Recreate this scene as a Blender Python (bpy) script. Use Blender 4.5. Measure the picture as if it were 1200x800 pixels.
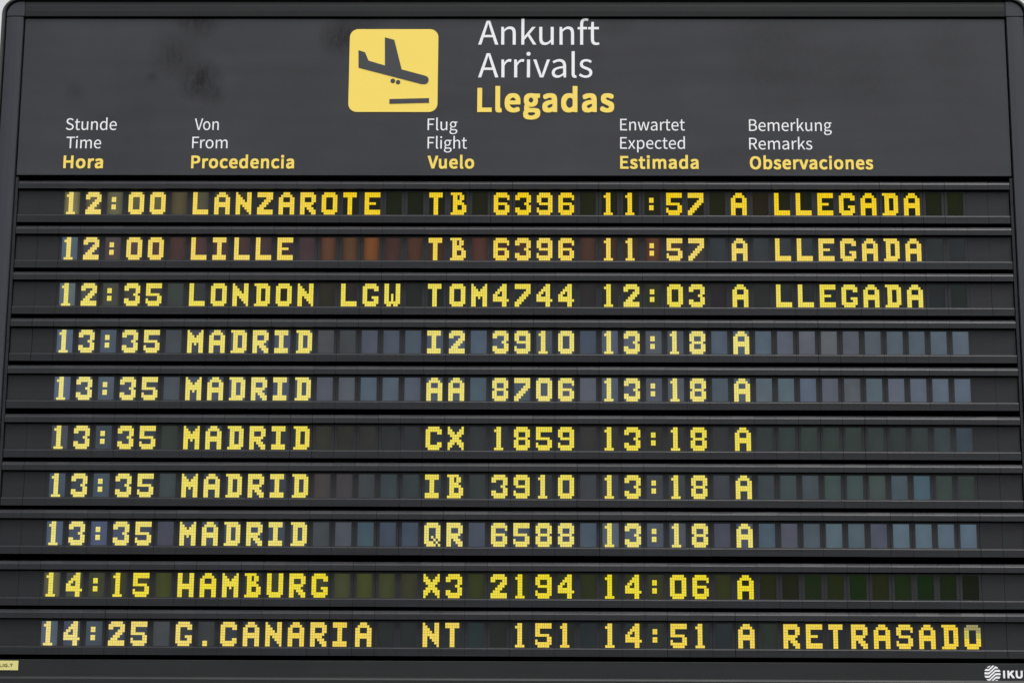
import bpy, bmesh, math, random, json
from math import radians, sin, cos, pi, sqrt

for o in list(bpy.data.objects):
    bpy.data.objects.remove(o)
SC = bpy.context.scene
COL = SC.collection
RND = random.Random(11)

# ------------------------------------------------------------------ camera
cam_data = bpy.data.cameras.new("camera")
cam_data.sensor_width = 36.0
cam_data.lens = 36.0 * 2900.0 / 1200.0
cam_data.clip_start = 0.05
cam_data.clip_end = 500.0
cam = bpy.data.objects.new("camera", cam_data)
cam.location = (0.08857, -5.48006, -1.41724)
cam.rotation_euler = (1.8238153, -0.0061414, 0.0143499)
COL.objects.link(cam)
SC.camera = cam

# ------------------------------------------------------------------ daylight (bright overcast)
SUN_ELEV, SUN_AZ = radians(62), radians(150)
world = bpy.data.worlds.new("World")
SC.world = world
world.use_nodes = True
nt = world.node_tree
sky = nt.nodes.new("ShaderNodeTexSky")
sky.sky_type = 'NISHITA'
sky.sun_disc = False
sky.sun_elevation = SUN_ELEV
sky.sun_rotation = SUN_AZ
sky.dust_density = 3.0
hs = nt.nodes.new("ShaderNodeHueSaturation")        # cloud veil: nearly colourless sky
hs.inputs["Saturation"].default_value = 0.12
nt.links.new(sky.outputs[0], hs.inputs["Color"])
bg = nt.nodes["Background"]
nt.links.new(hs.outputs[0], bg.inputs["Color"])
bg.inputs["Strength"].default_value = 0.15

sun_d = bpy.data.lights.new("sun", 'SUN')
sun_d.energy = 1.6
sun_d.angle = radians(30)
sun_d.color = (1.0, 0.97, 0.93)
sun = bpy.data.objects.new("sun", sun_d)
sun.rotation_euler = (radians(90) - SUN_ELEV, 0, -(SUN_AZ - pi))
COL.objects.link(sun)

SC.view_settings.view_transform = 'Standard'
SC.view_settings.look = 'None'
EXPO = 0.45                      # the photograph is exposed a little brighter
GLOW = 0.5 ** EXPO               # so the emission of panes and dots is set against that
SC.view_settings.exposure = EXPO
SC.view_settings.gamma = 1.0

# ------------------------------------------------------------------ helpers
def lin(c):
    return tuple(((v / 255.0) / 12.92 if v / 255.0 <= 0.04045 else ((v / 255.0 + 0.055) / 1.055) ** 2.4) for v in c)


class MB:
    """collects boxes and prisms and links them as ONE mesh object"""
    def __init__(self):
        self.v, self.f, self.m = [], [], []

    def add(self, vs, fs, mat=0):
        b = len(self.v)
        self.v += vs
        self.f += [tuple(b + i for i in f) for f in fs]
        self.m += [mat] * len(fs)

    def box(self, x0, x1, y0, y1, z0, z1, mat=0):
        vs = [(x0, y0, z0), (x1, y0, z0), (x1, y1, z0), (x0, y1, z0),
              (x0, y0, z1), (x1, y0, z1), (x1, y1, z1), (x0, y1, z1)]
        self.add(vs, [(0, 1, 5, 4), (1, 2, 6, 5), (2, 3, 7, 6), (3, 0, 4, 7), (4, 5, 6, 7), (3, 2, 1, 0)], mat)

    def prism_x(self, prof, x0, x1, mat=0, dx=0.0):
        n = len(prof)                                   # prof: (y, z), counter-clockwise seen from +x
        vs = [(x0, y, z) for y, z in prof] + [(x1, y, z) for y, z in prof]
        fs = [(i, i + n, (i + 1) % n + n, (i + 1) % n) for i in range(n)]
        fs += [tuple(range(n)), tuple(range(2 * n - 1, n - 1, -1))]
        self.add(vs, fs, mat)

    def prism_z(self, prof, z0, z1, mat=0):
        n = len(prof)                                   # prof: (x, y)
        vs = [(x, y, z0) for x, y in prof] + [(x, y, z1) for x, y in prof]
        fs = [(i, (i + 1) % n, (i + 1) % n + n, i + n) for i in range(n)]
        fs += [tuple(range(n - 1, -1, -1)), tuple(range(n, 2 * n))]
        self.add(vs, fs, mat)

    def plate(self, outline, y0, y1, mat=0):
        n = len(outline)                                # outline: (x, z), counter-clockwise seen from the front
        vs = [(x, y0, z) for x, z in outline] + [(x, y1, z) for x, z in outline]
        fs = [tuple(range(n)), tuple(range(2 * n - 1, n - 1, -1))]
        fs += [(i, i + n, (i + 1) % n + n, (i + 1) % n) for i in range(n)]
        self.add(vs, fs, mat)

    def mesh(self, name, mats):
        me = bpy.data.meshes.new(name)
        me.from_pydata(self.v, [], self.f)
        for m in mats:
            me.materials.append(m)
        me.polygons.foreach_set("material_index", self.m)
        bm = bmesh.new(); bm.from_mesh(me)
        bmesh.ops.recalc_face_normals(bm, faces=bm.faces)
        bm.to_mesh(me); bm.free()
        me.update()
        return me

    def build(self, name, mats, parent=None, loc=(0, 0, 0), bevel=0.0):
        me = self.mesh(name, mats if isinstance(mats, (list, tuple)) else [mats])
        o = bpy.data.objects.new(name, me)
        COL.objects.link(o)
        o.location = loc
        o.parent = parent
        if bevel:
            b = o.modifiers.new("bevel", 'BEVEL'); b.width = bevel; b.segments = 2; b.limit_method = 'ANGLE'; b.angle_limit = radians(40)
        return o


def paint(name, base, rough=0.45, spec=0.4, streak=(2.0, 2.0, 40.0), amount=0.18, stains=(), scuff=0.0, bump=0.0):
    """dark powder-coated sheet: faint brushed streaks, uneven gloss, optional dirt blotches (x, z, radius, depth)"""
    m = bpy.data.materials.new(name); m.use_nodes = True
    N, L = m.node_tree.nodes, m.node_tree.links
    b = N["Principled BSDF"]
    tc = N.new("ShaderNodeTexCoord")
    mp = N.new("ShaderNodeMapping"); mp.inputs["Scale"].default_value = streak
    L.new(tc.outputs["Object"], mp.inputs["Vector"])
    n1 = N.new("ShaderNodeTexNoise"); n1.inputs["Scale"].default_value = 3.0; n1.inputs["Detail"].default_value = 6.0
    L.new(mp.outputs[0], n1.inputs["Vector"])
    n2 = N.new("ShaderNodeTexNoise"); n2.inputs["Scale"].default_value = 5.0; n2.inputs["Detail"].default_value = 8.0
    n2.inputs["Roughness"].default_value = 0.65
    L.new(tc.outputs["Object"], n2.inputs["Vector"])
    def math(op, a, bb, clamp=False):
        q = N.new("ShaderNodeMath"); q.operation = op; q.use_clamp = clamp
        for i, s in enumerate((a, bb)):
            if hasattr(s, "links"): L.new(s, q.inputs[i])
            else: q.inputs[i].default_value = s
        return q.outputs[0]
    k = math('ADD', math('MULTIPLY', math('SUBTRACT', n1.outputs["Fac"], 0.5), amount * 2.0),
             math('MULTIPLY', math('SUBTRACT', n2.outputs["Fac"], 0.5), amount * 2.2))
    k = math('ADD', k, 1.0)
    sep = N.new("ShaderNodeSeparateXYZ"); L.new(tc.outputs["Object"], sep.inputs[0])
    if stains:
        n3 = N.new("ShaderNodeTexNoise"); n3.inputs["Scale"].default_value = 70.0; n3.inputs["Detail"].default_value = 8.0
        n3.inputs["Roughness"].default_value = 0.8
        mp3 = N.new("ShaderNodeMapping"); mp3.inputs["Scale"].default_value = (1.4, 1.0, 0.6)
        L.new(tc.outputs["Object"], mp3.inputs["Vector"]); L.new(mp3.outputs[0], n3.inputs["Vector"])
        for sx, sz, sr, dep in stains:
            dx = math('SUBTRACT', sep.outputs["X"], sx); dz = math('SUBTRACT', sep.outputs["Z"], sz)
            d = math('SQRT', math('ADD', math('MULTIPLY', dx, dx), math('MULTIPLY', dz, dz)), 0.0)
            w = math('SUBTRACT', 1.0, math('DIVIDE', d, sr), True)
            w = math('MULTIPLY', w, math('MULTIPLY', math('SUBTRACT', n3.outputs["Fac"], 0.24), 3.6), True)
            k = math('MULTIPLY', k, math('SUBTRACT', 1.0, math('MULTIPLY', w, dep)))
    mul = N.new("ShaderNodeVectorMath"); mul.operation = 'SCALE'
    mul.inputs[0].default_value = base
    L.new(k, mul.inputs["Scale"])
    L.new(mul.outputs[0], b.inputs["Base Color"])
    r = math('ADD', math('MULTIPLY', math('SUBTRACT', n2.outputs["Fac"], 0.5), 0.35), rough)
    L.new(r, b.inputs["Roughness"])
    b.inputs["Specular IOR Level"].default_value = spec
    if bump:
        bp = N.new("ShaderNodeBump"); bp.inputs["Strength"].default_value = bump; bp.inputs["Distance"].default_value = 0.002
        L.new(n2.outputs["Fac"], bp.inputs["Height"]); L.new(bp.outputs[0], b.inputs["Normal"])
    return m


def plain(name, base, rough=0.5, spec=0.4, vary=0.05, emit=0.0):
    m = bpy.data.materials.new(name); m.use_nodes = True
    N, L = m.node_tree.nodes, m.node_tree.links
    b = N["Principled BSDF"]
    tc = N.new("ShaderNodeTexCoord")
    n = N.new("ShaderNodeTexNoise"); n.inputs["Scale"].default_value = 9.0; n.inputs["Detail"].default_value = 6.0
    L.new(tc.outputs["Object"], n.inputs["Vector"])
    mr = N.new("ShaderNodeMapRange"); mr.inputs["To Min"].default_value = 1.0 - vary; mr.inputs["To Max"].default_value = 1.0 + vary
    L.new(n.outputs["Fac"], mr.inputs["Value"])
    mul = N.new("ShaderNodeVectorMath"); mul.operation = 'SCALE'; mul.inputs[0].default_value = base
    L.new(mr.outputs[0], mul.inputs["Scale"])
    L.new(mul.outputs[0], b.inputs["Base Color"])
    b.inputs["Roughness"].default_value = rough
    b.inputs["Specular IOR Level"].default_value = spec
    return m


# ------------------------------------------------------------------ materials
M_HEADER = paint("header_paint", (0.0370, 0.0384, 0.0440), 0.50, 0.20, (1.2, 1.0, 7.0), 0.26,
                 stains=((-0.745, 0.792, 0.066, 0.80), (-0.735, 0.628, 0.062, 0.85), (-0.800, 0.690, 0.070, 0.50),
                         (-0.408, 0.735, 0.058, 0.75), (-0.355, 0.775, 0.08, 0.40), (-0.850, 0.636, 0.018, 0.5),
                         (-0.70, 0.590, 0.035, 0.4), (-1.03, 0.60, 0.03, 0.3), (0.60, 0.70, 0.16, 0.22),
                         (0.80, 0.64, 0.14, 0.20), (1.02, 0.72, 0.10, 0.18), (0.25, 0.765, 0.05, 0.2)))
M_FRAME = paint("frame_paint", (0.0350, 0.0376, 0.0465), 0.45, 0.24, (30.0, 2.0, 1.2), 0.12)
M_TOPRAIL = paint("top_rail_paint", (0.0172, 0.0184, 0.0192), 0.42, 0.20, (1.0, 2.0, 50.0), 0.26)
M_RIM = plain("rim_rubber", (0.035, 0.036, 0.035), 0.55, 0.4, 0.12)
M_ROW = paint("row_paint", (0.0176, 0.0184, 0.0216), 0.36, 0.20, (1.2, 1.0, 60.0), 0.34)
M_DARK = plain("casing_black", (0.006, 0.006, 0.006), 0.9, 0.05)
M_WHITE = plain("white_vinyl", (0.84, 0.84, 0.86), 0.5, 0.3, 0.03)
M_YELLOW = plain("yellow_vinyl", (0.92, 0.70, 0.132), 0.5, 0.3, 0.03)
M_PICTO = plain("pictogram_dark_vinyl", (0.047, 0.049, 0.055), 0.5, 0.3, 0.05)
M_TAG = plain("tag_yellow", (0.70, 0.64, 0.24), 0.5, 0.3, 0.08)
M_TAGINK = plain("tag_ink", (0.06, 0.045, 0.02), 0.6, 0.2)
M_SCREW = plain("screw_black", (0.01, 0.01, 0.011), 0.5, 0.3)

def pane_material():
    # liquid-crystal pane behind clear plastic: emission tint mixes backlight leak and painted sky reflection
    m = bpy.data.materials.new("display_pane"); m.use_nodes = True
    N, L = m.node_tree.nodes, m.node_tree.links
    b = N["Principled BSDF"]
    b.inputs["Base Color"].default_value = (0.004, 0.004, 0.0045, 1)
    b.inputs["Roughness"].default_value = 0.30
    b.inputs["Specular IOR Level"].default_value = 0.06
    oi = N.new("ShaderNodeObjectInfo")
    tc = N.new("ShaderNodeTexCoord")
    n = N.new("ShaderNodeTexNoise"); n.inputs["Scale"].default_value = 22.0; n.inputs["Detail"].default_value = 2.0
    off = N.new("ShaderNodeVectorMath"); off.operation = 'SCALE'; off.inputs["Scale"].default_value = 50.0
    cmb = N.new("ShaderNodeCombineXYZ"); L.new(oi.outputs["Random"], cmb.inputs[0]); L.new(oi.outputs["Random"], cmb.inputs[1])
    L.new(cmb.outputs[0], off.inputs[0])
    ad = N.new("ShaderNodeVectorMath"); ad.operation = 'ADD'
    L.new(tc.outputs["Object"], ad.inputs[0]); L.new(off.outputs[0], ad.inputs[1]); L.new(ad.outputs[0], n.inputs["Vector"])
    mr = N.new("ShaderNodeMapRange"); mr.inputs["From Min"].default_value = 0.3; mr.inputs["From Max"].default_value = 0.7
    mr.inputs["To Min"].default_value = 0.88; mr.inputs["To Max"].default_value = 1.06
    L.new(n.outputs["Fac"], mr.inputs["Value"])
    mul = N.new("ShaderNodeVectorMath"); mul.operation = 'SCALE'
    L.new(oi.outputs["Color"], mul.inputs[0]); L.new(mr.outputs[0], mul.inputs["Scale"])
    sp = N.new("ShaderNodeSeparateXYZ"); L.new(tc.outputs["Object"], sp.inputs[0])
    sc = N.new("ShaderNodeSeparateColor"); L.new(oi.outputs["Color"], sc.inputs[0])
    def math(op, a, c, clamp=False):
        q = N.new("ShaderNodeMath"); q.operation = op; q.use_clamp = clamp
        for i, v in enumerate((a, c)):
            if hasattr(v, "links"): L.new(v, q.inputs[i])
            else: q.inputs[i].default_value = v
        return q.outputs[0]
    warm = math('MULTIPLY', math('SUBTRACT', sc.outputs[0], sc.outputs[2]), 14.0, True)
    warm = math('ADD', math('MULTIPLY', warm, 0.5), 0.10)
    xx = math('MULTIPLY', sp.outputs["X"], 55.0)
    fall = math('SUBTRACT', 1.0, math('MULTIPLY', warm, math('MULTIPLY', xx, xx)))
    mul2 = N.new("ShaderNodeVectorMath"); mul2.operation = 'SCALE'
    L.new(mul.outputs[0], mul2.inputs[0]); L.new(fall, mul2.inputs["Scale"])
    L.new(mul2.outputs[0], b.inputs["Emission Color"])
    b.inputs["Emission Strength"].default_value = GLOW
    return m

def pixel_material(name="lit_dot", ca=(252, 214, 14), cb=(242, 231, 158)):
    # lit yellow dots; the object's alpha sets how far a painted sky veil pales them
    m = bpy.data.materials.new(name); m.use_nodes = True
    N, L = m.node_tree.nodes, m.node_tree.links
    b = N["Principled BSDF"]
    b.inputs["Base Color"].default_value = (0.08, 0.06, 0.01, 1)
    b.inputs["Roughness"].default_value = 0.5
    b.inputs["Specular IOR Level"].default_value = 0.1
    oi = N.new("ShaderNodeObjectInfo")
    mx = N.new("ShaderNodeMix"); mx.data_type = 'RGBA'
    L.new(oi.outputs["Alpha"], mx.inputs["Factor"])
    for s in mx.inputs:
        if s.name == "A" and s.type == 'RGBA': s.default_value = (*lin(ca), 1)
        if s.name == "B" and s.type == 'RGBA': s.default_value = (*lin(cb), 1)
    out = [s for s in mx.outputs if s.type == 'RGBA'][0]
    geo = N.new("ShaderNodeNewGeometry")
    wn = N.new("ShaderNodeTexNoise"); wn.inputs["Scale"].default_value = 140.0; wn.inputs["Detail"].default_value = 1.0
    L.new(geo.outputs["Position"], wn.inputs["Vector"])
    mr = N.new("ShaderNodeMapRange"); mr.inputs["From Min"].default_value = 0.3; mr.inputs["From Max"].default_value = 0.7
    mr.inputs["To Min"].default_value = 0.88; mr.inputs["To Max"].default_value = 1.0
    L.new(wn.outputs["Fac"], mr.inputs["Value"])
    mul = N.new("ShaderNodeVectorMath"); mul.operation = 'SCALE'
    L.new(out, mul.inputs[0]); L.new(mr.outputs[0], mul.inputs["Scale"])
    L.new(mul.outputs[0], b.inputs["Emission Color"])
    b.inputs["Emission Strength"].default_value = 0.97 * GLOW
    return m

M_PANE, M_DOT = pane_material(), pixel_material()
M_LEMON = pixel_material("lit_dot_lemon", (245, 224, 8), (242, 232, 150))
M_DIM = pixel_material("failing_dot", (158, 152, 100), (165, 160, 120))
M_HALF = pixel_material("fading_dot", (205, 195, 80), (205, 198, 110))

# ------------------------------------------------------------------ the board: casing and frame
board = bpy.data.objects.new("arrivals_board", None)
board.empty_display_size = 0.2
COL.objects.link(board)
board["label"] = "dark grey airport arrivals board with yellow dot-matrix flight rows and a landing-plane pictogram"
board["category"] = "information board"

HW = 1.2115                      # half width over the rim
ZT, ZB = 0.8345, -0.862          # top and bottom over the rim
RC = 0.041

def rrect(hw, z0, z1, r, n=10):
    pts = []
    for cx, cz, a0 in ((hw - r, z0 + r, -90), (hw - r, z1 - r, 0), (-hw + r, z1 - r, 90), (-hw + r, z0 + r, 180)):
        for i in range(n + 1):
            a = radians(a0 + 90.0 * i / n)
            pts.append((cx + r * cos(a), cz + r * sin(a)))
    return pts

# black casing behind everything
c = MB(); c.plate(rrect(HW - 0.006, ZB + 0.006, ZT - 0.006, RC - 0.006), 0.060, 0.21)
c.build("casing", M_DARK, board)

# rounded rim ring running round the whole board: swept section
def ring(name, mat, off0, off1, y_front, y_back, round_=0.0):
    sec = [(off0, y_back), (off0, y_front + round_), (off0 + round_ * .5 + .0003, y_front), (off1 - round_ * .5 - .0003, y_front), (off1, y_front + round_), (off1, y_back)]
    b = MB()
    loops = [[(x, y, z) for x, z in rrect(HW - o, ZB + o, ZT - o, max(RC - o, 0.004))] for o, y in sec]
    n = len(loops[0]); vs = [p for l in loops for p in l]; fs = []
    for s in range(len(sec)):
        t = (s + 1) % len(sec)
        for i in range(n):
            j = (i + 1) % n
            fs.append((s * n + i, s * n + j, t * n + j, t * n + i))
    b.add(vs, fs)
    o = b.build(name, mat, board)
    for p in o.data.polygons: p.use_smooth = False
    return o
ring("rim", M_RIM, 0.0, 0.0078, -0.021, 0.20, 0.003)

# frame faces (rails 40 mm wide, rounded corner castings)
FO, FI = 0.0108, 0.0515           # offsets from the outside: outer and inner edge of the rail face
xo, xi = HW - FO, HW - FI
zo, zi = ZT - FO + 0.002, 0.7872
YF = -0.016
def rail_profile(a, b, sgn=1):
    # (across, y): slightly crowned extruded section
    w = b - a
    return [(a, 0.055), (a, YF + 0.0035), (a + 0.0012, YF + 0.0012), (a + w * .35, YF), (a + w * .65, YF), (b - 0.0012, YF + 0.0012), (b, YF + 0.0035), (b, 0.055)]
for s in (-1, 1):
    b = MB()
    prof = rail_profile(xi, xo) if s > 0 else [(-x, y) for x, y in reversed(rail_profile(xi, xo))]
    b.prism_z(prof, ZB + 0.05, zi - 0.0006)
    b.build("side_rail", M_FRAME, board)
b = MB(); b.prism_x([(y, z) for z, y in reversed(rail_profile(zi, zo))], -1.1572, 1.1572); b.build("top_rail", M_TOPRAIL, board)
for s in (-1, 1):
    r = RC - FO + 0.004
    x0 = 1.1582
    pts = [(x0, zi), (xo, zi)]
    for i in range(13):
        a = radians(90 * i / 12)
        pts.append((xo - r + r * cos(a), zo - r + r * sin(a)))
    pts.append((x0, zo))
    if s < 0: pts = [(-x, z) for x, z in reversed(pts)]
    b = MB(); b.plate(pts, YF - 0.0004, 0.055); b.build("corner_piece", M_FRAME, board, bevel=0.002)

# thin hinge strips between the rows and the side rails
for s in (-1, 1):
    b = MB()
    x0, x1 = sorted((s * 1.1515, s * 1.1578))
    b.box(x0, x1, -0.0075, 0.055, -0.730, 0.391)
    for zc in (0.3298, 0.2200, 0.1096, -0.0016, -0.1126, -0.2266, -0.3371, -0.4471, -0.5632, -0.6724):
        b.box(s * 1.1545 - 0.0016, s * 1.1545 + 0.0016, -0.0088, -0.0070, zc - 0.0016, zc + 0.0016, 1)
    b.build("hinge_strip", [M_ROW, M_SCREW], board)

# ------------------------------------------------------------------ header panel
YH = -0.010
b = MB(); b.box(-1.1566, 1.1566, YH, 0.055, 0.3945, 0.7838)
header = b.build("header_panel", M_HEADER, board, bevel=0.0012)
b = MB(); b.box(-1.1566, 1.1566, 0.02, 0.055, 0.383, 0.3940); b.build("gap_filler", M_DARK, board)

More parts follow.
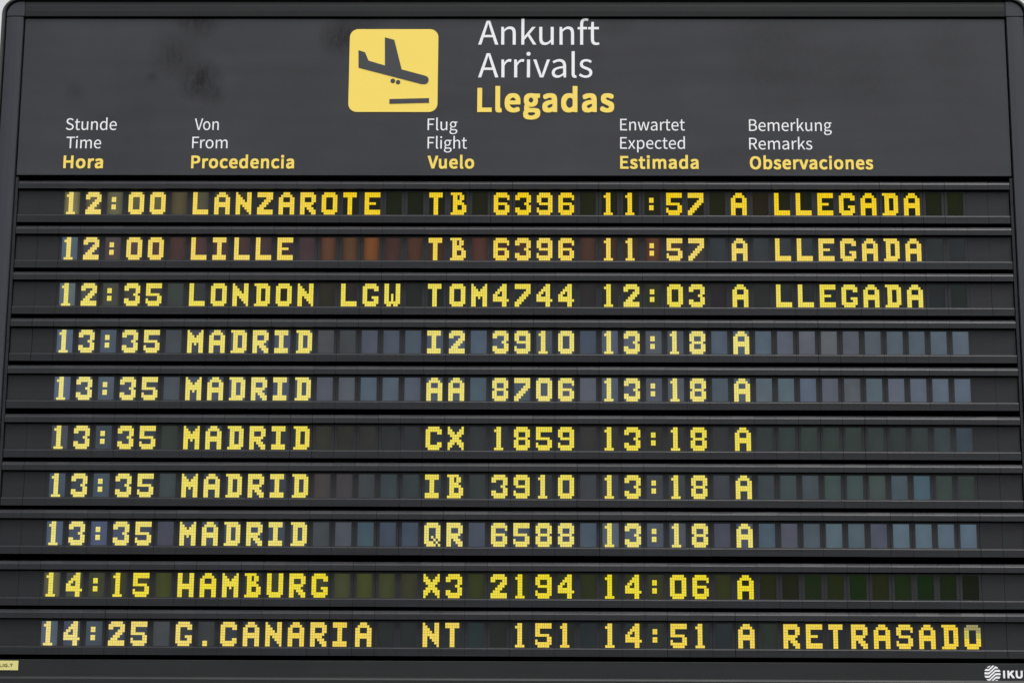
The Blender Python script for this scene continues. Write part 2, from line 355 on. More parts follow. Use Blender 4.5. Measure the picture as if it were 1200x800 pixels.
GLYPHS = json.loads('''{".":[379,[[139,-18,190,-18,239,-18,280,20,280,76,280,134,239,172,190,172,139,172,100,134,100,76,100,20]]],"7":[757,[[288,379,270,0,313,0,357,0,400,0,416,392,458,625,693,925,693,950,693,975,693,1000,484,1000,276,1000,67,1000,67,965,67,929,67,894,229,894,391,894,553,894,356,621]]],"A":[829,[[118,333,5,0,48,0,90,0,132,0,165,102,197,204,229,306,351,306,473,306,595,306,627,204,658,102,690,0,735,0,779,0,824,0,711,333,598,667,484,1000,437,1000,391,1000,344,1000,231,667],[362,405,261,405,277,457,293,508,310,559,345,673,378,780,409,898,411,898,413,898,415,898,447,782,479,673,516,559,532,508,548,457,563,405,462,405]]],"B":[896,[[138,333,138,0,244,0,350,0,456,0,679,0,835,97,835,293,835,430,750,509,632,532,632,534,632,537,632,539,726,569,778,656,778,756,778,932,636,1000,434,1000,335,1000,236,1000,138,1000,138,667],[313,576,263,576,263,684,263,792,263,900,315,900,366,900,417,900,574,900,653,857,653,739,653,637,584,576,412,576,362,576],[322,101,263,101,263,226,263,352,263,477,322,477,380,477,438,477,614,477,711,422,711,297,711,162,610,101,438,101,380,101]]],"E":[804,[[138,333,138,0,335,0,532,0,729,0,729,36,729,72,729,108,573,108,418,108,263,108,263,229,263,351,263,472,390,472,516,472,643,472,643,508,643,544,643,580,516,580,390,580,263,580,263,684,263,789,263,894,413,894,563,894,714,894,714,929,714,965,714,1000,522,1000,330,1000,138,1000,138,667]]],"F":[753,[[138,333,138,0,180,0,221,0,263,0,263,150,263,299,263,449,391,449,518,449,645,449,645,484,645,520,645,555,518,555,391,555,263,555,263,668,263,781,263,894,413,894,563,894,714,894,714,929,714,965,714,1000,522,1000,330,1000,138,1000,138,667]]],"G":[940,[[267,-18,531,-18,664,-18,775,31,839,98,839,238,839,378,839,518,729,518,620,518,510,518,510,483,510,448,510,413,581,413,652,413,723,413,723,326,723,239,723,151,683,115,614,93,543,93,329,93,209,251,209,503,209,753,340,907,542,907,641,907,707,865,757,813,780,840,803,868,825,895,768,955,677,1018,538,1018,273,1018,79,823,79,499,79,175]]],"H":[993,[[138,333,138,0,180,0,221,0,263,0,263,157,263,315,263,472,419,472,574,472,730,472,730,315,730,157,730,0,772,0,814,0,857,0,857,333,857,667,857,1000,814,1000,772,1000,730,1000,730,860,730,721,730,581,574,581,419,581,263,581,263,721,263,860,263,1000,221,1000,180,1000,138,1000,138,667]]],"I":[400,[[138,333,138,0,180,0,221,0,263,0,263,333,263,667,263,1000,221,1000,180,1000,138,1000,138,667]]],"K":[881,[[138,333,138,0,180,0,221,0,263,0,263,106,263,211,263,317,321,385,378,453,435,521,535,347,635,174,735,0,782,0,829,0,876,0,755,207,635,414,514,621,619,747,724,874,828,1000,780,1000,733,1000,685,1000,545,833,406,665,266,498,265,498,264,498,263,498,263,665,263,833,263,1000,221,1000,180,1000,138,1000,138,667]]],"L":[741,[[138,333,138,0,326,0,513,0,701,0,701,36,701,72,701,108,555,108,409,108,263,108,263,405,263,703,263,1000,221,1000,180,1000,138,1000,138,667]]],"O":[1012,[[255,-18,506,-18,757,-18,933,183,933,503,933,824,757,1018,506,1018,255,1018,79,824,79,503,79,183],[686,93,506,93,326,93,209,254,209,503,209,753,326,907,506,907,686,907,804,753,804,503,804,254]]],"P":[864,[[138,333,138,0,180,0,221,0,263,0,263,133,263,266,263,398,318,398,373,398,428,398,648,398,797,495,797,707,797,925,647,1000,423,1000,328,1000,233,1000,138,1000,138,667],[313,501,263,501,263,633,263,765,263,898,311,898,359,898,407,898,583,898,671,853,671,707,671,563,588,501,412,501,362,501]]],"R":[866,[[319,525,263,525,263,649,263,774,263,898,319,898,375,898,431,898,588,898,674,851,674,720,674,589,588,525,431,525,375,525],[605,141,686,0,734,0,781,0,828,0,744,146,659,292,574,438,709,471,799,563,799,720,799,928,653,1000,450,1000,346,1000,242,1000,138,1000,138,667,138,333,138,0,180,0,221,0,263,0,263,141,263,283,263,424,323,424,383,424,443,424,524,283]]],"S":[813,[[273,-18,415,-18,623,-18,754,108,754,266,754,415,664,483,548,533,501,554,454,574,407,595,329,628,240,664,240,763,240,851,314,907,427,907,520,907,593,872,655,814,677,841,698,868,720,895,651,967,546,1018,427,1018,246,1018,112,907,112,753,112,607,222,536,315,497,363,476,411,455,458,434,554,392,626,359,626,255,626,158,548,93,416,93,312,93,211,142,141,217,116,188,90,159,65,130,151,40]]],"T":[817,[[345,298,345,0,387,0,430,0,472,0,472,298,472,596,472,894,573,894,674,894,775,894,775,929,775,965,775,1000,531,1000,286,1000,42,1000,42,965,42,929,42,894,143,894,244,894,345,894,345,596]]],"U":[984,[[288,-18,492,-18,696,-18,851,91,851,412,851,608,851,804,851,1000,811,1000,770,1000,730,1000,730,803,730,606,730,409,730,169,625,93,492,93,362,93,259,169,259,409,259,606,259,803,259,1000,217,1000,176,1000,134,1000,134,804,134,608,134,412,134,91]]],"V":[784,[[214,333,321,0,369,0,418,0,467,0,573,333,678,667,784,1000,742,1000,699,1000,656,1000,603,819,549,639,495,458,461,341,437,246,398,128,397,128,395,128,393,128,356,246,330,341,296,458,242,639,188,819,134,1000,90,1000,45,1000,1,1000,108,667]]],"a":[768,[[172,-18,296,-18,387,-18,471,30,542,89,543,89,544,89,546,89,549,59,553,30,557,0,591,0,625,0,659,0,659,152,659,304,659,456,659,640,584,760,402,760,282,760,179,707,112,663,128,634,144,606,160,577,218,617,296,656,382,656,503,656,535,565,535,469,220,434,80,353,80,192,80,59],[402,83,332,83,258,83,201,116,201,201,201,296,285,357,535,386,535,317,535,249,535,180,462,116]]],"b":[843,[[383,-18,452,-18,621,-18,774,128,774,382,774,611,670,760,479,760,396,760,314,714,246,656,247,700,249,744,251,789,251,888,251,987,251,1086,209,1086,167,1086,126,1086,126,724,126,362,126,0,159,0,192,0,225,0,229,25,232,51,236,76,238,76,240,76,241,76,306,18],[554,87,431,87,382,87,315,106,251,164,251,294,251,424,251,554,321,619,386,655,447,655,589,655,644,546,644,381,644,198]]],"c":[696,[[221,-18,417,-18,506,-18,591,18,658,75,639,103,621,131,603,160,557,119,497,86,428,86,292,86,199,199,199,370,199,540,297,655,432,655,490,655,538,629,580,591,601,618,622,645,643,673,591,719,524,760,427,760,236,760,71,617,71,370,71,124]]],"d":[846,[[192,-18,378,-18,467,-18,546,30,603,87,604,87,606,87,607,87,611,58,614,29,618,0,652,0,686,0,720,0,720,362,720,724,720,1086,678,1086,637,1086,595,1086,595,991,595,896,595,801,597,759,599,716,602,674,536,727,480,760,393,760,224,760,72,610,72,370,72,123],[473,87,405,87,276,87,201,192,201,371,201,540,296,655,415,655,476,655,533,633,595,577,595,447,595,318,595,188,533,120]]],"e":[756,[[228,-18,426,-18,525,-18,604,15,668,57,654,85,639,113,625,141,569,104,512,82,439,82,299,82,202,183,194,341,360,341,527,341,693,341,696,360,698,385,698,412,698,623,592,760,402,760,233,760,71,611,71,370,71,126],[325,430,192,430,207,577,300,660,405,660,521,660,589,580,589,430,457,430]]],"f":[443,[[45,671,45,640,79,640,112,640,146,640,146,427,146,213,146,0,187,0,229,0,270,0,270,213,270,427,270,640,322,640,375,640,427,640,427,673,427,707,427,741,375,741,322,741,270,741,270,780,270,819,270,858,270,954,304,1004,375,1004,401,1004,431,997,458,984,467,1016,477,1048,486,1080,452,1094,408,1104,362,1104,214,1104,146,1010,146,859,146,820,146,780,146,741,112,739,79,736,45,734,45,703]]],"g":[769,[[195,-341,375,-341,604,-341,750,-222,750,-85,750,38,663,91,492,91,444,91,395,91,347,91,247,91,217,126,217,172,217,213,237,237,265,261,297,244,338,235,374,235,527,235,645,334,645,492,645,557,621,611,585,645,636,645,686,645,737,645,737,677,737,709,737,741,651,741,565,741,479,741,453,752,416,760,374,760,225,760,97,658,97,495,97,407,145,334,194,296,194,294,194,292,194,291,154,263,112,214,112,153,112,94,141,55,179,31,179,29,179,27,179,25,109,-18,70,-79,70,-143,70,-270],[460,319,374,319,289,319,217,387,217,495,217,604,288,668,374,668,462,668,532,604,532,495,532,387],[536,-255,393,-255,258,-255,179,-205,179,-126,179,-83,201,-38,254,0,286,-8,322,-11,349,-11,392,-11,435,-11,477,-11,576,-11,628,-35,628,-105,628,-181]]],"h":[828,[[126,362,126,0,167,0,209,0,251,0,251,179,251,358,251,538,325,613,377,651,453,651,551,651,593,592,593,453,593,302,593,151,593,0,635,0,676,0,718,0,718,156,718,313,718,469,718,658,647,760,491,760,390,760,314,704,246,636,247,687,249,738,251,789,251,888,251,987,251,1086,209,1086,167,1086,126,1086,126,724]]],"i":[375,[[126,247,126,0,167,0,209,0,251,0,251,247,251,494,251,741,209,741,167,741,126,741,126,494],[139,894,188,894,237,894,271,926,271,977,271,1025,237,1057,188,1057,139,1057,106,1025,106,977,106,926]]],"k":[753,[[126,362,126,0,166,0,207,0,248,0,248,65,248,130,248,195,295,249,341,303,387,357,460,238,532,119,604,0,649,0,694,0,739,0,646,147,553,295,460,442,542,542,624,641,707,741,660,741,614,741,568,741,463,611,358,481,254,351,252,351,250,351,248,351,248,596,248,841,248,1086,207,1086,166,1086,126,1086,126,724]]],"l":[387,[[164,-18,256,-18,291,-18,311,-12,329,-7,323,25,317,57,311,89,297,86,292,86,285,86,266,86,251,101,251,139,251,455,251,770,251,1086,209,1086,167,1086,126,1086,126,773,126,460,126,147,126,42]]],"m":[1263,[[126,247,126,0,167,0,209,0,251,0,251,179,251,358,251,538,318,614,381,651,437,651,531,651,574,592,574,453,574,302,574,151,574,0,616,0,657,0,698,0,698,179,698,358,698,538,768,614,828,651,885,651,980,651,1023,592,1023,453,1023,302,1023,151,1023,0,1065,0,1106,0,1147,0,1147,156,1147,313,1147,469,1147,658,1075,760,924,760,832,760,756,701,678,618,648,705,588,760,473,760,385,760,308,704,243,633,242,633,241,633,240,633,236,669,232,705,228,741,194,741,160,741,126,741,126,494]]],"n":[832,[[126,247,126,0,167,0,209,0,251,0,251,179,251,358,251,538,325,613,377,651,453,651,551,651,593,592,593,453,593,302,593,151,593,0,635,0,676,0,718,0,718,156,718,313,718,469,718,658,647,760,491,760,390,760,312,704,243,633,242,633,241,633,240,633,236,669,232,705,228,741,194,741,160,741,126,741,126,494]]],"o":[827,[[232,-18,413,-18,595,-18,756,124,756,370,756,617,595,760,413,760,232,760,71,617,71,370,71,124],[542,86,413,86,285,86,199,199,199,370,199,540,285,655,413,655,542,655,629,540,629,370,629,199]]],"p":[846,[[126,39,126,-312,167,-312,209,-312,251,-312,251,-229,251,-145,251,-61,250,-18,248,25,247,68,314,12,385,-18,452,-18,621,-18,774,128,774,382,774,611,670,760,479,760,393,760,310,711,243,655,242,655,241,655,240,655,236,683,232,712,228,741,194,741,160,741,126,741,126,390],[554,87,431,87,382,87,317,106,251,164,251,294,251,424,251,554,322,619,386,655,447,655,589,655,644,546,644,381,644,198]]],"r":[529,[[126,247,126,0,167,0,209,0,251,0,251,159,251,317,251,476,300,602,375,648,437,648,468,648,484,644,509,636,517,672,524,708,532,744,509,756,486,760,453,760,371,760,295,700,243,606,242,606,241,606,240,606,236,651,232,696,228,741,194,741,160,741,126,741,126,494]]],"s":[638,[[214,-18,319,-18,494,-18,588,82,588,202,588,342,471,386,363,427,280,458,203,486,203,555,203,614,247,663,341,663,407,663,458,634,509,598,529,623,549,649,569,675,513,722,431,760,340,760,177,760,85,667,85,550,85,423,196,374,300,336,382,306,469,270,469,195,469,131,422,79,323,79,235,79,169,115,104,168,84,140,64,112,44,85,113,26]]],"t":[514,[[201,-18,357,-18,404,-18,453,-4,495,10,487,41,479,72,471,104,446,93,413,83,386,83,300,83,271,135,271,225,271,363,271,502,271,640,339,640,406,640,473,640,473,673,473,707,473,741,406,741,339,741,271,741,271,810,271,880,271,950,237,950,202,950,168,950,163,880,159,810,154,741,115,739,76,736,37,734,37,703,37,671,37,640,74,640,111,640,147,640,147,503,147,366,147,229,147,80]]],"u":[828,[[186,-18,342,-18,443,-18,517,35,587,116,588,116,589,116,591,116,594,77,597,39,600,0,635,0,669,0,704,0,704,247,704,494,704,741,663,741,621,741,580,741,580,566,580,391,580,216,509,128,456,90,379,90,281,90,240,149,240,286,240,438,240,589,240,741,198,741,156,741,115,741,115,584,115,428,115,271,115,82]]],"v":[711,[[196,247,285,0,334,0,382,0,431,0,518,247,606,494,693,741,652,741,611,741,570,741,523,600,477,460,430,319,408,247,383,172,362,101,359,101,357,101,355,101,333,172,310,247,286,319,240,460,194,600,147,741,104,741,61,741,18,741,107,494]]],"w":[1094,[[174,247,243,0,291,0,339,0,387,0,422,132,457,265,492,397,512,468,527,538,543,613,545,613,548,613,550,613,568,538,581,469,600,400,636,266,671,133,707,0,757,0,808,0,858,0,925,247,992,494,1059,741,1019,741,979,741,939,741,903,598,867,455,831,312,814,241,801,175,786,106,784,106,781,106,779,106,761,175,745,241,727,312,688,455,650,598,611,741,571,741,530,741,490,741,451,598,412,455,374,312,356,241,340,175,325,106,322,106,320,106,318,106,303,175,289,241,274,312,237,455,201,598,164,741,121,741,79,741,37,741,106,494]]],"x":[679,[[102,129,20,0,64,0,108,0,151,0,185,58,218,116,251,173,277,218,300,263,326,306,328,306,331,306,333,306,362,263,389,218,413,173,450,116,486,58,523,0,568,0,613,0,659,0,578,125,496,249,415,374,490,496,565,618,640,741,597,741,553,741,510,741,480,687,449,633,419,578,396,536,375,497,353,454,351,454,349,454,347,454,322,497,296,536,274,578,241,633,208,687,175,741,130,741,85,741,40,741,115,623,190,504,265,386,183,257]]]}''')
KERN = {"Vo": -60, "Vu": -50, "Ti": -45, "Fr": -50, "ft": 8, "rv": 6, "va": -12, "Pr": -10, "rt": 0, "Ll": 0}

def lettering(name, lines, parent, y, thick=0.0006, label=None):
    """lines: (text, x left, x right, baseline z, cap height, material index, weight) -> one mesh"""
    mats = [M_WHITE, M_YELLOW, M_TAGINK]
    me_all = MB()
    for text, xl, xr, zb, cap, mi, wt in lines:
        cu = bpy.data.curves.new("line", 'CURVE')
        cu.dimensions = '2D'; cu.fill_mode = 'FRONT'; cu.resolution_u = 5
        px = 0.0
        for i, ch in enumerate(text):
            adv, sps = GLYPHS[ch]
            for pts in sps:
                n = len(pts) // 6
                sp = cu.splines.new('BEZIER'); sp.bezier_points.add(n - 1); sp.use_cyclic_u = True
                for q in range(n):
                    bpnt = sp.bezier_points[q]; d = pts[6 * q:6 * q + 6]
                    bpnt.handle_left_type = bpnt.handle_right_type = 'FREE'
                    bpnt.handle_left = (px + d[0] / 1000, d[1] / 1000, 0)
                    bpnt.co = (px + d[2] / 1000, d[3] / 1000, 0)
                    bpnt.handle_right = (px + d[4] / 1000, d[5] / 1000, 0)
            px += (adv + KERN.get(text[i:i + 2], 0)) / 1000 + wt * 1.9
        tmp = bpy.data.objects.new("line", cu); COL.objects.link(tmp)
        dg = bpy.context.evaluated_depsgraph_get(); dg.update()
        me = bpy.data.meshes.new_from_object(tmp.evaluated_get(dg))
        xs = [v.co.x for v in me.vertices]
        x0, x1 = min(xs), max(xs)
        sx = (xr - xl) / (x1 - x0)
        sz = cap / (1.0 + 2 * max(wt, 0))
        base = -max(wt, 0)
        nv = len(me.vertices)
        fs = [tuple(p.vertices) for p in me.polygons]
        cnt = {}
        for f in fs:
            for a, c2 in zip(f, f[1:] + f[:1]):
                cnt[(a, c2)] = 1
        side = [(a, c2, c2 + nv, a + nv) for (a, c2) in cnt if (c2, a) not in cnt]
        if wt > 0:                                       # bold: the outline swept round a small square
            sx = (xr - xl) / (x1 - x0 + 2 * wt); xs0 = x0 - wt
            shifts = [(wt * u, wt * v) for u, v in ((0, 0), (1, 0), (-1, 0), (0, 1), (0, -1), (1, 1), (-1, 1), (1, -1), (-1, -1), (1, .5), (1, -.5), (-1, .5), (-1, -.5), (.5, 1), (-.5, 1), (.5, -1), (-.5, -1))]
        else:
            xs0 = x0; shifts = [(0.0, 0.0)]
        for q, (ox, oz) in enumerate(shifts):
            yy = y - thick - q * 0.00003
            F = [(xl + (v.co.x + ox - xs0) * sx, yy, zb + (v.co.y + oz - base) * sz) for v in me.vertices]
            B = [(p[0], y, p[2]) for p in F]
            me_all.add(F + B, fs + side, mi)
        bpy.data.objects.remove(tmp); bpy.data.curves.remove(cu); bpy.data.meshes.remove(me)
    me = bpy.data.meshes.new(name)
    me.from_pydata(me_all.v, [], me_all.f)
    for m in mats: me.materials.append(m)
    me.polygons.foreach_set("material_index", me_all.m)
    me.update()
    o = bpy.data.objects.new(name, me); COL.objects.link(o); o.parent = parent
    if label: o["label"] = label
    return o

WB, WL = 0.040, -0.004
lettering("title_line", [("Ankunft", -0.0829, 0.2030, 0.7186, 0.0602, 0, -0.008)], header, YH, label="large white title word Ankunft")
lettering("title_line", [("Arrivals", -0.0823, 0.1861, 0.6368, 0.0602, 0, -0.008)], header, YH, label="large white title word Arrivals")
lettering("title_line", [("Llegadas", -0.0835, 0.2368, 0.5505, 0.0600, 1, 0.046)], header, YH, label="large bold yellow title word Llegadas")
def heading(rows3, label):
    lettering("column_heading", [(t, a, b2, z, c2, i == 2, WB if i == 2 else 0.0) for i, (t, a, b2, z, c2) in enumerate(rows3)], header, YH, label=label)
heading((("Stunde", -1.0468, -0.9276, 0.5055, 0.0285), ("Time", -1.0435, -0.9621, 0.4602, 0.0284), ("Hora", -1.0479, -0.9551, 0.4110, 0.0314)), "column heading Stunde Time Hora in white and yellow")
heading((("Von", -0.7445, -0.6881, 0.5056, 0.0285), ("From", -0.7487, -0.6659, 0.4606, 0.0284), ("Procedencia", -0.7492, -0.5089, 0.4113, 0.0314)), "column heading Von From Procedencia in white and yellow")
heading((("Flug", -0.1991, -0.1293, 0.5058, 0.0286), ("Flight", -0.1985, -0.1065, 0.4606, 0.0286), ("Vuelo", -0.1977, -0.0893, 0.4115, 0.0314)), "column heading Flug Flight Vuelo in white and yellow")
heading((("Enwartet", 0.2508, 0.4017, 0.5057, 0.0285), ("Expected", 0.2505, 0.4012, 0.4606, 0.0285), ("Estimada", 0.2503, 0.4324, 0.4115, 0.0314)), "column heading Enwartet Expected Estimada in white and yellow")
heading((("Bemerkung", 0.5510, 0.7434, 0.5046, 0.0286), ("Remarks", 0.5506, 0.6972, 0.4595, 0.0284), ("Observaciones", 0.5513, 0.8370, 0.4107, 0.0316)), "column heading Bemerkung Remarks Observaciones in white and yellow")

# landing-plane pictogram: yellow rounded square, dark plane, wheels and runway bar
def circle(cx, cz, r, n=24, a0=0.0):
    return [(cx + r * cos(2 * pi * i / n + a0), cz + r * sin(2 * pi * i / n + a0)) for i in range(n)]
b = MB()
px0, px1, pz0, pz1, pr = -0.3858, -0.1768, 0.5505, 0.7572, 0.0205
sq = []
for cx, cz, a0 in ((px1 - pr, pz0 + pr, -90), (px1 - pr, pz1 - pr, 0), (px0 + pr, pz1 - pr, 90), (px0 + pr, pz0 + pr, 180)):
    sq += [(cx + pr * cos(radians(a0 + 9 * i)), cz + pr * sin(radians(a0 + 9 * i))) for i in range(11)]
b.plate(sq, YH - 0.0010, YH + 0.0005, 0)
plane_pts = [(-0.3646, 0.7041), (-0.3637, 0.6605), (-0.2136, 0.6194)]
import math as _m
for i in range(9):
    a = radians(-105 + 180 * i / 8)
    plane_pts.append((-0.2088 + 0.0108 * cos(a), 0.6300 + 0.0108 * sin(a)))
plane_pts += [(-0.2620, 0.6562), (-0.2807, 0.7301), (-0.3030, 0.7365), (-0.3016, 0.6659), (-0.3406, 0.6782), (-0.3490, 0.6988)]
b.plate(plane_pts, YH - 0.0016, YH - 0.0008, 1)
b.plate(circle(-0.2822, 0.6277, 0.0055), YH - 0.0016, YH - 0.0008, 1)
b.plate(circle(-0.2699, 0.6245, 0.0053), YH - 0.0016, YH - 0.0008, 1)
b.plate([(-0.2894, 0.5709), (-0.1964, 0.5733), (-0.1966, 0.5848), (-0.2896, 0.5825)], YH - 0.0016, YH - 0.0008, 1)
pic = b.build("arrivals_pictogram", [M_YELLOW, M_PICTO], header)
pic["label"] = "yellow rounded square with a dark landing plane"

# ------------------------------------------------------------------ dot-matrix characters (7 x 9)
FONT = {
'0': ".#####. ####### ##...## ##...## ##...## ##...## ##...## ####### .#####.",
'1': "..##... .###... ..##... ..##... ..##... ..##... ..##... ..##... .####..",
'2': ".#####. ####### ##...## ....### ...###. ..###.. .###... ####### #######",
'3': ".#####. ####### ##...## .....## ....##. .....## ##...## ####### .#####.",
'4': "....##. ...###. ..####. .##.##. ##..##. ######. ####### ....##. ....##.",
'5': "####### ####### ##..... ##..... ######. .....## #....## ####### .#####.",
'6': ".#####. ####### ##....# ##..... ######. ##...## ##...## ####### .#####.",
'7': "####### ####### .....## ....### ...###. ..###.. .###... ###.... ##.....",
'8': ".#####. ####### ##...## ##...## .#####. ##...## ##...## ####### .#####.",
'9': ".#####. ####### ##...## ##...## .###### .....## #....## ####### .#####.",
':': "....... ....... ..##... ..##... ....... ..##... ..##... ....... .......",
'.': "....... ....... ....... ....... ....... ....... ....... ..##... ..##...",
'A': "..###.. .#####. ##...## ##...## ####### ####### ##...## ##...## ##...##",
'B': "#####.. .##.##. .##.##. .####.. .#####. .##..## .##..## .###### ######.",
'C': ".#####. ####### ##...## ##..... ##..... ##..... ##...## ####### .#####.",
'D': "######. .###### .##..## .##..## .##..## .##..## .##..## .###### ######.",
'E': "####### ####### ##..... ##..... #####.. ##..... ##..... ####### #######",
'G': ".#####. ####### ##...## ##..... ##..... ##..### ##...## ####### .#####.",
'H': "##...## ##...## ##...## ##...## ####### ####### ##...## ##...## ##...##",
'I': "######. ######. ..##... ..##... ..##... ..##... ..##... ######. ######.",
'L': "##..... ##..... ##..... ##..... ##..... ##..... ##..... ####### #######",
'M': "#.....# ##...## ###.### ####### ####### ##.#.## ##...## ##...## ##...##",
'N': "#....## ##...## ###..## ####.## ####### ##.#### ##..### ##...## ##....#",
'O': ".#####. ####### ##...## ##...## ##...## ##...## ##...## ####### .#####.",
'Q': ".#####. ####### ##...## ##...## ##...## ##.#.## ##..#.# ####.#. .####.#",
'R': "######. ####### ##...## ##...## ######. #####.. ##.###. ##..### ##...##",
'S': ".#####. ####### ##....# ##..... .#####. .....## #....## ####### .#####.",
'T': "######. ######. ..##... ..##... ..##... ..##... ..##... ..##... ..##...",
'U': "##...## ##...## ##...## ##...## ##...## ##...## ##...## ####### .#####.",
'W': "##...## ##...## ##...## ##...## ##.#.## ##.#.## ##.#.## ####### .##.##.",
'X': "#.....# ##...## ###.### .#####. ..###.. .#####. ###.### ##...## #.....#",
'Z': "####### ####### ....### ...###. ..###.. .###... ###.... ####### #######",
' ': ".......",
}
FONT['O'] = FONT['o'] = FONT['0']      # o: the worn character whose upper dots are failing
PITCH = 0.05
CW, CH = 0.0363, 0.0542          # opening of one character cell
CELL_MESH = {}
def cell_mesh(ch, dot=M_DOT):
    key = (ch, dot.name)
    if key in CELL_MESH: return CELL_MESH[key]
    b = MB()
    b.box(-CW / 2 + 0.0001, CW / 2 - 0.0001, 0.0015, 0.0052, -CH / 2 + 0.0001, CH / 2 - 0.0001, 0)
    pw, ph = CW / 7.0, CH / 9.0
    for r, line in enumerate(FONT[ch].split()):
        for k, q in enumerate(line):
            if q == '#':
                cx = -CW / 2 + (k + .5) * pw; cz = CH / 2 - (r + .5) * ph
                mi = 1 if ch != 'o' else (2 if r < 2 or (r < 3 and k > 3) else 3 if r < 5 else 1)
                b.box(cx - pw * .46, cx + pw * .46, 0.0009, 0.0017, cz - ph * .46, cz + ph * .46, mi)
    CELL_MESH[key] = b.mesh("character_cell", [M_PANE, dot] + ([M_DIM, M_HALF] if ch == 'o' else []))
    return CELL_MESH[key]

# ------------------------------------------------------------------ flight rows
ROWS = [
 (0.3298, "12:00 LANZAROTE  TB 6396 11:57 A LLEGADA  "),
 (0.2200, "12:00 LILLE      TB 6396 11:57 A LLEGADA  "),
 (0.1096, "12:35 LONDON LGW TOM4744 12:03 A LLEGADA  "),
 (-0.0016, "13:35 MADRID     I2 3910 13:18 A          "),
 (-0.1126, "13:35 MADRID     AA 8706 13:18 A          "),
 (-0.2266, "13:35 MADRID     CX 1859 13:18 A          "),
 (-0.3371, "13:35 MADRID     IB 3910 13:18 A          "),
 (-0.4471, "13:35 MADRID     QR 6588 13:18 A          "),
 (-0.5632, "14:15 HAMBURG    X3 2194 14:06 A          "),
 (-0.6724, "14:25 G.CANARIA  NT  151 14:51 A RETRASADo"),
]
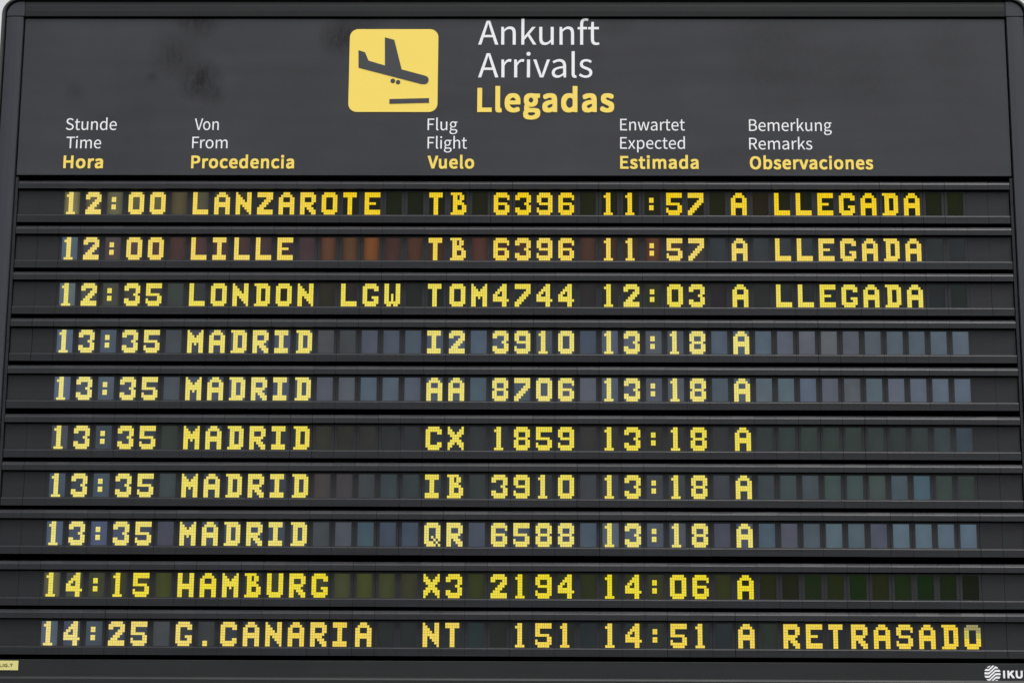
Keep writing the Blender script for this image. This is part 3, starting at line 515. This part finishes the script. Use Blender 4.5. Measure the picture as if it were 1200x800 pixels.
# tint of each row's panes, sky reflections painted in (column: colour), interpolated between columns
TINT = [
 {0: (130,125,88), 1: (118,110,78), 2: (113,112,86), 4: (105,100,62), 5: (94,87,60), 6: (86,83,66), 8: (62,62,48), 11: (42,44,33), 15: (34,38,24), 22: (36,38,20), 30: (36,38,20), 32: (45,38,22), 34: (30,36,15), 41: (32,38,14)},
 {0: (95,115,130), 1: (86,85,96), 2: (88,76,78), 4: (95,73,68), 5: (80,60,58), 8: (75,60,58), 10: (74,58,58), 11: (74,58,60), 12: (95,66,50), 13: (98,70,50), 14: (120,73,42), 15: (76,55,50), 16: (80,56,46), 18: (75,54,47), 19: (84,56,46), 22: (75,60,50), 24: (78,55,46), 26: (70,55,48), 27: (98,62,45), 28: (80,64,58), 30: (56,62,66), 33: (60,66,68), 40: (52,58,56), 41: (55,58,60)},
 {0: (110,125,130), 1: (86,90,86), 2: (80,83,73), 4: (70,72,66), 5: (66,74,70), 7: (60,62,62), 10: (48,48,40), 11: (58,55,45), 13: (50,48,44), 16: (42,45,42), 20: (52,52,54), 24: (50,48,48), 27: (56,60,42), 30: (48,46,46), 32: (46,52,50), 41: (42,50,48)},
 {0: (105,125,150), 1: (90,100,112), 2: (90,106,122), 4: (80,86,97), 5: (80,85,92), 9: (90,100,125), 11: (85,98,112), 12: (92,95,98), 13: (85,85,88), 14: (92,100,116), 16: (85,100,115), 19: (90,105,125), 22: (92,100,112), 24: (86,100,118), 25: (100,112,130), 27: (100,106,116), 30: (90,105,120), 32: (95,110,125), 33: (98,106,122), 34: (110,115,128), 35: (112,114,122), 36: (106,112,124), 38: (98,112,124), 41: (100,116,130)},
 {0: (104,120,145), 1: (92,102,114), 2: (94,108,124), 4: (86,92,102), 5: (92,98,108), 9: (88,104,128), 11: (90,100,116), 12: (96,100,112), 13: (96,104,112), 14: (92,110,124), 16: (90,100,116), 19: (88,106,118), 22: (94,102,116), 24: (102,104,118), 25: (96,112,126), 27: (98,100,114), 30: (90,106,118), 32: (98,112,124), 33: (94,112,124), 34: (98,112,132), 36: (108,106,116), 37: (94,110,122), 38: (106,114,132), 41: (104,118,136)},
 {0: (92,99,106), 1: (76,84,92), 2: (79,89,99), 4: (66,74,80), 5: (57,65,60), 8: (62,72,84), 11: (56,60,58), 12: (59,58,50), 13: (58,57,52), 15: (54,58,58), 19: (54,60,60), 24: (57,58,56), 27: (58,57,53), 30: (56,60,62), 33: (56,66,62), 35: (56,68,62), 39: (58,66,66), 41: (66,78,88)},
 {0: (82,97,116), 1: (76,86,98), 2: (80,92,106), 4: (74,84,92), 5: (68,79,80), 9: (66,72,80), 11: (66,73,84), 12: (76,72,70), 13: (72,70,72), 15: (62,72,76), 19: (60,67,66), 24: (64,69,75), 27: (73,75,80), 30: (64,69,75), 33: (70,83,85), 34: (72,80,88), 35: (66,83,80), 36: (75,90,92), 37: (68,80,78), 38: (86,102,114), 39: (78,102,114), 40: (62,74,70), 41: (60,70,66)},
 {0: (92,108,136), 1: (84,96,114), 2: (88,102,132), 4: (84,92,108), 5: (84,89,106), 9: (80,94,110), 11: (82,96,106), 12: (72,80,82), 13: (93,98,110), 14: (78,101,114), 15: (72,84,102), 19: (88,98,114), 24: (82,99,114), 25: (96,111,122), 27: (92,102,116), 30: (86,88,104), 32: (80,99,114), 33: (100,104,118), 34: (86,98,108), 35: (98,120,132), 36: (92,110,122), 37: (91,94,112), 38: (96,118,132), 41: (98,118,136)},
 {0: (105,105,82), 1: (80,84,76), 2: (70,73,54), 3: (66,68,48), 5: (70,76,42), 7: (58,60,54), 13: (70,75,48), 14: (72,77,42), 15: (70,74,46), 16: (66,68,50), 18: (56,60,42), 19: (60,67,36), 24: (52,58,32), 27: (60,62,40), 30: (52,58,30), 32: (52,56,28), 33: (46,49,28), 34: (40,58,28), 35: (47,57,24), 36: (35,57,18), 37: (48,52,24), 38: (38,57,22), 39: (28,53,20), 40: (34,51,18), 41: (34,38,20)},
 {0: (95,110,126), 1: (85,92,112), 2: (82,96,110), 4: (70,79,86), 5: (73,79,81), 7: (64,69,71), 9: (56,62,70), 15: (46,51,48), 16: (48,53,54), 19: (46,57,58), 20: (45,49,43), 24: (46,55,57), 27: (52,58,52), 30: (48,55,59), 32: (48,55,48), 36: (48,52,55), 41: (44,48,54)},
]
# veil of reflected sky put into the lit dots' colour (column: 0 saturated .. 1 pale)
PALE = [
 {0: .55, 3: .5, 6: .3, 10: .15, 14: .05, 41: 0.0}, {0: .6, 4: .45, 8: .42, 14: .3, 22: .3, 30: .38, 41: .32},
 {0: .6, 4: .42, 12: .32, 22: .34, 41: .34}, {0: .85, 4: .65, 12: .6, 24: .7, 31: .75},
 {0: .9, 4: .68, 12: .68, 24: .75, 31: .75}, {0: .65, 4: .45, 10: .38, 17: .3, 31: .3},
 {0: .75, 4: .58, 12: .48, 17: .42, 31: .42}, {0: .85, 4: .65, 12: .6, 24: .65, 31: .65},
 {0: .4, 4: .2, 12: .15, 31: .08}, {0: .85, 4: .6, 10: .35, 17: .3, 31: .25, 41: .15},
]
def interp(tab, k):
    ks = sorted(tab)
    if k <= ks[0]: return tab[ks[0]]
    if k >= ks[-1]: return tab[ks[-1]]
    for a, b2 in zip(ks, ks[1:]):
        if a <= k <= b2:
            t = (k - a) / (b2 - a); A, B = tab[a], tab[b2]
            return tuple(p + (q - p) * t for p, q in zip(A, B)) if isinstance(A, tuple) else A + (B - A) * t

def row_mesh(seed):
    r = random.Random(seed)
    b = MB()
    b.box(-1.149, 1.149, 0.0066, 0.058, -0.0475, 0.0522, 1)                 # dark back of the row
    for k in range(-2, 44):
        xc = (k - 20.5) * PITCH
        g = r.choice((0.00015, 0.0002, 0.0003, 0.0004, 0.0007, 0.0010))    # seam to the next module
        x0, x1 = xc - PITCH / 2 + g / 2, xc + PITCH / 2 - g / 2
        d = r.uniform(-0.0003, 0.0003)
        t = r.uniform(-0.0004, 0.0004)
        # upper strip with the sloping lip that catches the sky
        b.prism_x([(0.0062, 0.0528), (-0.0040, 0.0528), (-0.0072, 0.0508), (-0.0104 + d, 0.0470 + t), (-0.0118 + d, 0.0438), (-0.0118 + d, 0.0322), (0.0062, 0.0322)], x0, x1)
        # lower strip with its small ledge
        b.prism_x([(0.0062, -0.0288), (-0.0036, -0.0288), (-0.0054 + d, -0.0304 + t * .4), (-0.0062 + d, -0.0322), (-0.0058 + d, -0.0480), (0.0062, -0.0480)], x0, x1)
        zl, zu = -0.0288, 0.0322
        if 0 <= k <= 41:
            b.box(x0, xc - CW / 2, 0, 0.0060, zl, zu); b.box(xc + CW / 2, x1, 0, 0.0060, zl, zu)
            b.box(xc - CW / 2, xc + CW / 2, 0.0, 0.0060, CH / 2, zu); b.box(xc - CW / 2, xc + CW / 2, 0.0, 0.0060, zl, -CH / 2)
        else:
            b.box(x0, x1, 0.0003 + d, 0.0060, zl, zu)
    return b.mesh("flight_row", [M_ROW, M_DARK])

ORD = ["top", "second", "third", "fourth", "fifth", "sixth", "seventh", "eighth", "ninth", "bottom"]
proto_cell = bpy.data.objects.new("character_cell", cell_mesh(' '))
first = True
for i, (zc, text) in enumerate(ROWS):
    row = bpy.data.objects.new("flight_row", row_mesh(100 + i))
    COL.objects.link(row)
    row.location = (0, 0, zc)
    row.parent = board
    row["label"] = "flight row reading " + " ".join(text.split()).upper()
    rr = random.Random(500 + i)
    for k in range(42):
        ch = text[k]
        cell = proto_cell if first else proto_cell.copy()
        first = False
        cell.data = cell_mesh(ch, M_DOT if i in (0, 1, 9) else M_LEMON)
        COL.objects.link(cell)
        cell.parent = row
        cell.location = ((k - 20.5) * PITCH, 0, 0)
        j = rr.uniform(0.95, 1.05)
        t3 = interp(TINT[i], k)
        g = sum(t3) / 3.0
        if t3[2] > t3[0] and k > 10: t3 = (min(t3[0], t3[1] - 5.0), t3[1], t3[2])   # cool panes keep the blue-grey of their painted sky reflection
        kk = 0.85 if t3[2] > t3[0] else 0.9
        t3 = tuple(max(2.0, (g + (v - g) * kk) * j * (0.87 if t3[2] > t3[0] and g > 80 else 0.95) - 4.0 + rr.uniform(-0.9, 0.9)) for v in t3)
        if i == 8 and k > 30: t3 = tuple(v * 0.77 for v in t3)
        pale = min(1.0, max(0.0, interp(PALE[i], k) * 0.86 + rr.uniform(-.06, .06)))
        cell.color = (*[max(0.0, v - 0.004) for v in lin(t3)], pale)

# ------------------------------------------------------------------ bottom panel, sticker, maker's mark
YB = -0.010
b = MB()
b.prism_x([(0.055, -0.7318), (YB + 0.001, -0.7318), (YB, -0.7328), (YB, -0.7690), (-0.0125, -0.7712), (-0.0150, -0.7750), (-0.0150, -0.8490), (0.055, -0.8490)], -1.1572, 1.1572)
bottom = b.build("bottom_panel", M_TOPRAIL, board)
b = MB(); b.box(-1.1750, -1.0878, YB - 0.0014, YB + 0.0002, -0.7562, -0.7352)
YT = YB - 0.0014
tag = b.build("asset_tag", M_TAG, bottom)
tag["label"] = "small yellow sticker"
lettering("tag_lettering", [("LIG.7", -1.1290, -1.1000, -0.7485, 0.0066, 2, 0.01)], bottom, YT, 0.0003)

b = MB()
cx, cz, R = 1.0635, -0.7545, 0.0182
def wave(u):
    t = max(-1.0, min(1.0, (u / R + 0.02) / 0.40))
    return 0.36 * R * t
pitch, th = 0.41 * R, 0.125 * R
for k in range(-4, 5):
    v0 = k * pitch
    prev = None
    n = 60
    for i in range(n + 1):
        u = -R + 2 * R * i / n
        lim = sqrt(max(0.0, R * R - u * u))
        a, c2 = v0 + wave(u) - th, v0 + wave(u) + th
        a, c2 = max(a, -lim), min(c2, lim)
        cur = (u, a, c2) if c2 - a > 1e-5 else None
        if prev and cur:
            b.plate([(cx + prev[0], cz + prev[1]), (cx + cur[0], cz + cur[1]), (cx + cur[0], cz + cur[2]), (cx + prev[0], cz + prev[2])], YB - 0.0006, YB + 0.0002)
        prev = cur
b.build("maker_emblem", M_WHITE, bottom)
lettering("maker_lettering", [("IKUSI", 1.0866, 1.1560, -0.7643, 0.0168, 0, 0.055)], bottom, YB)
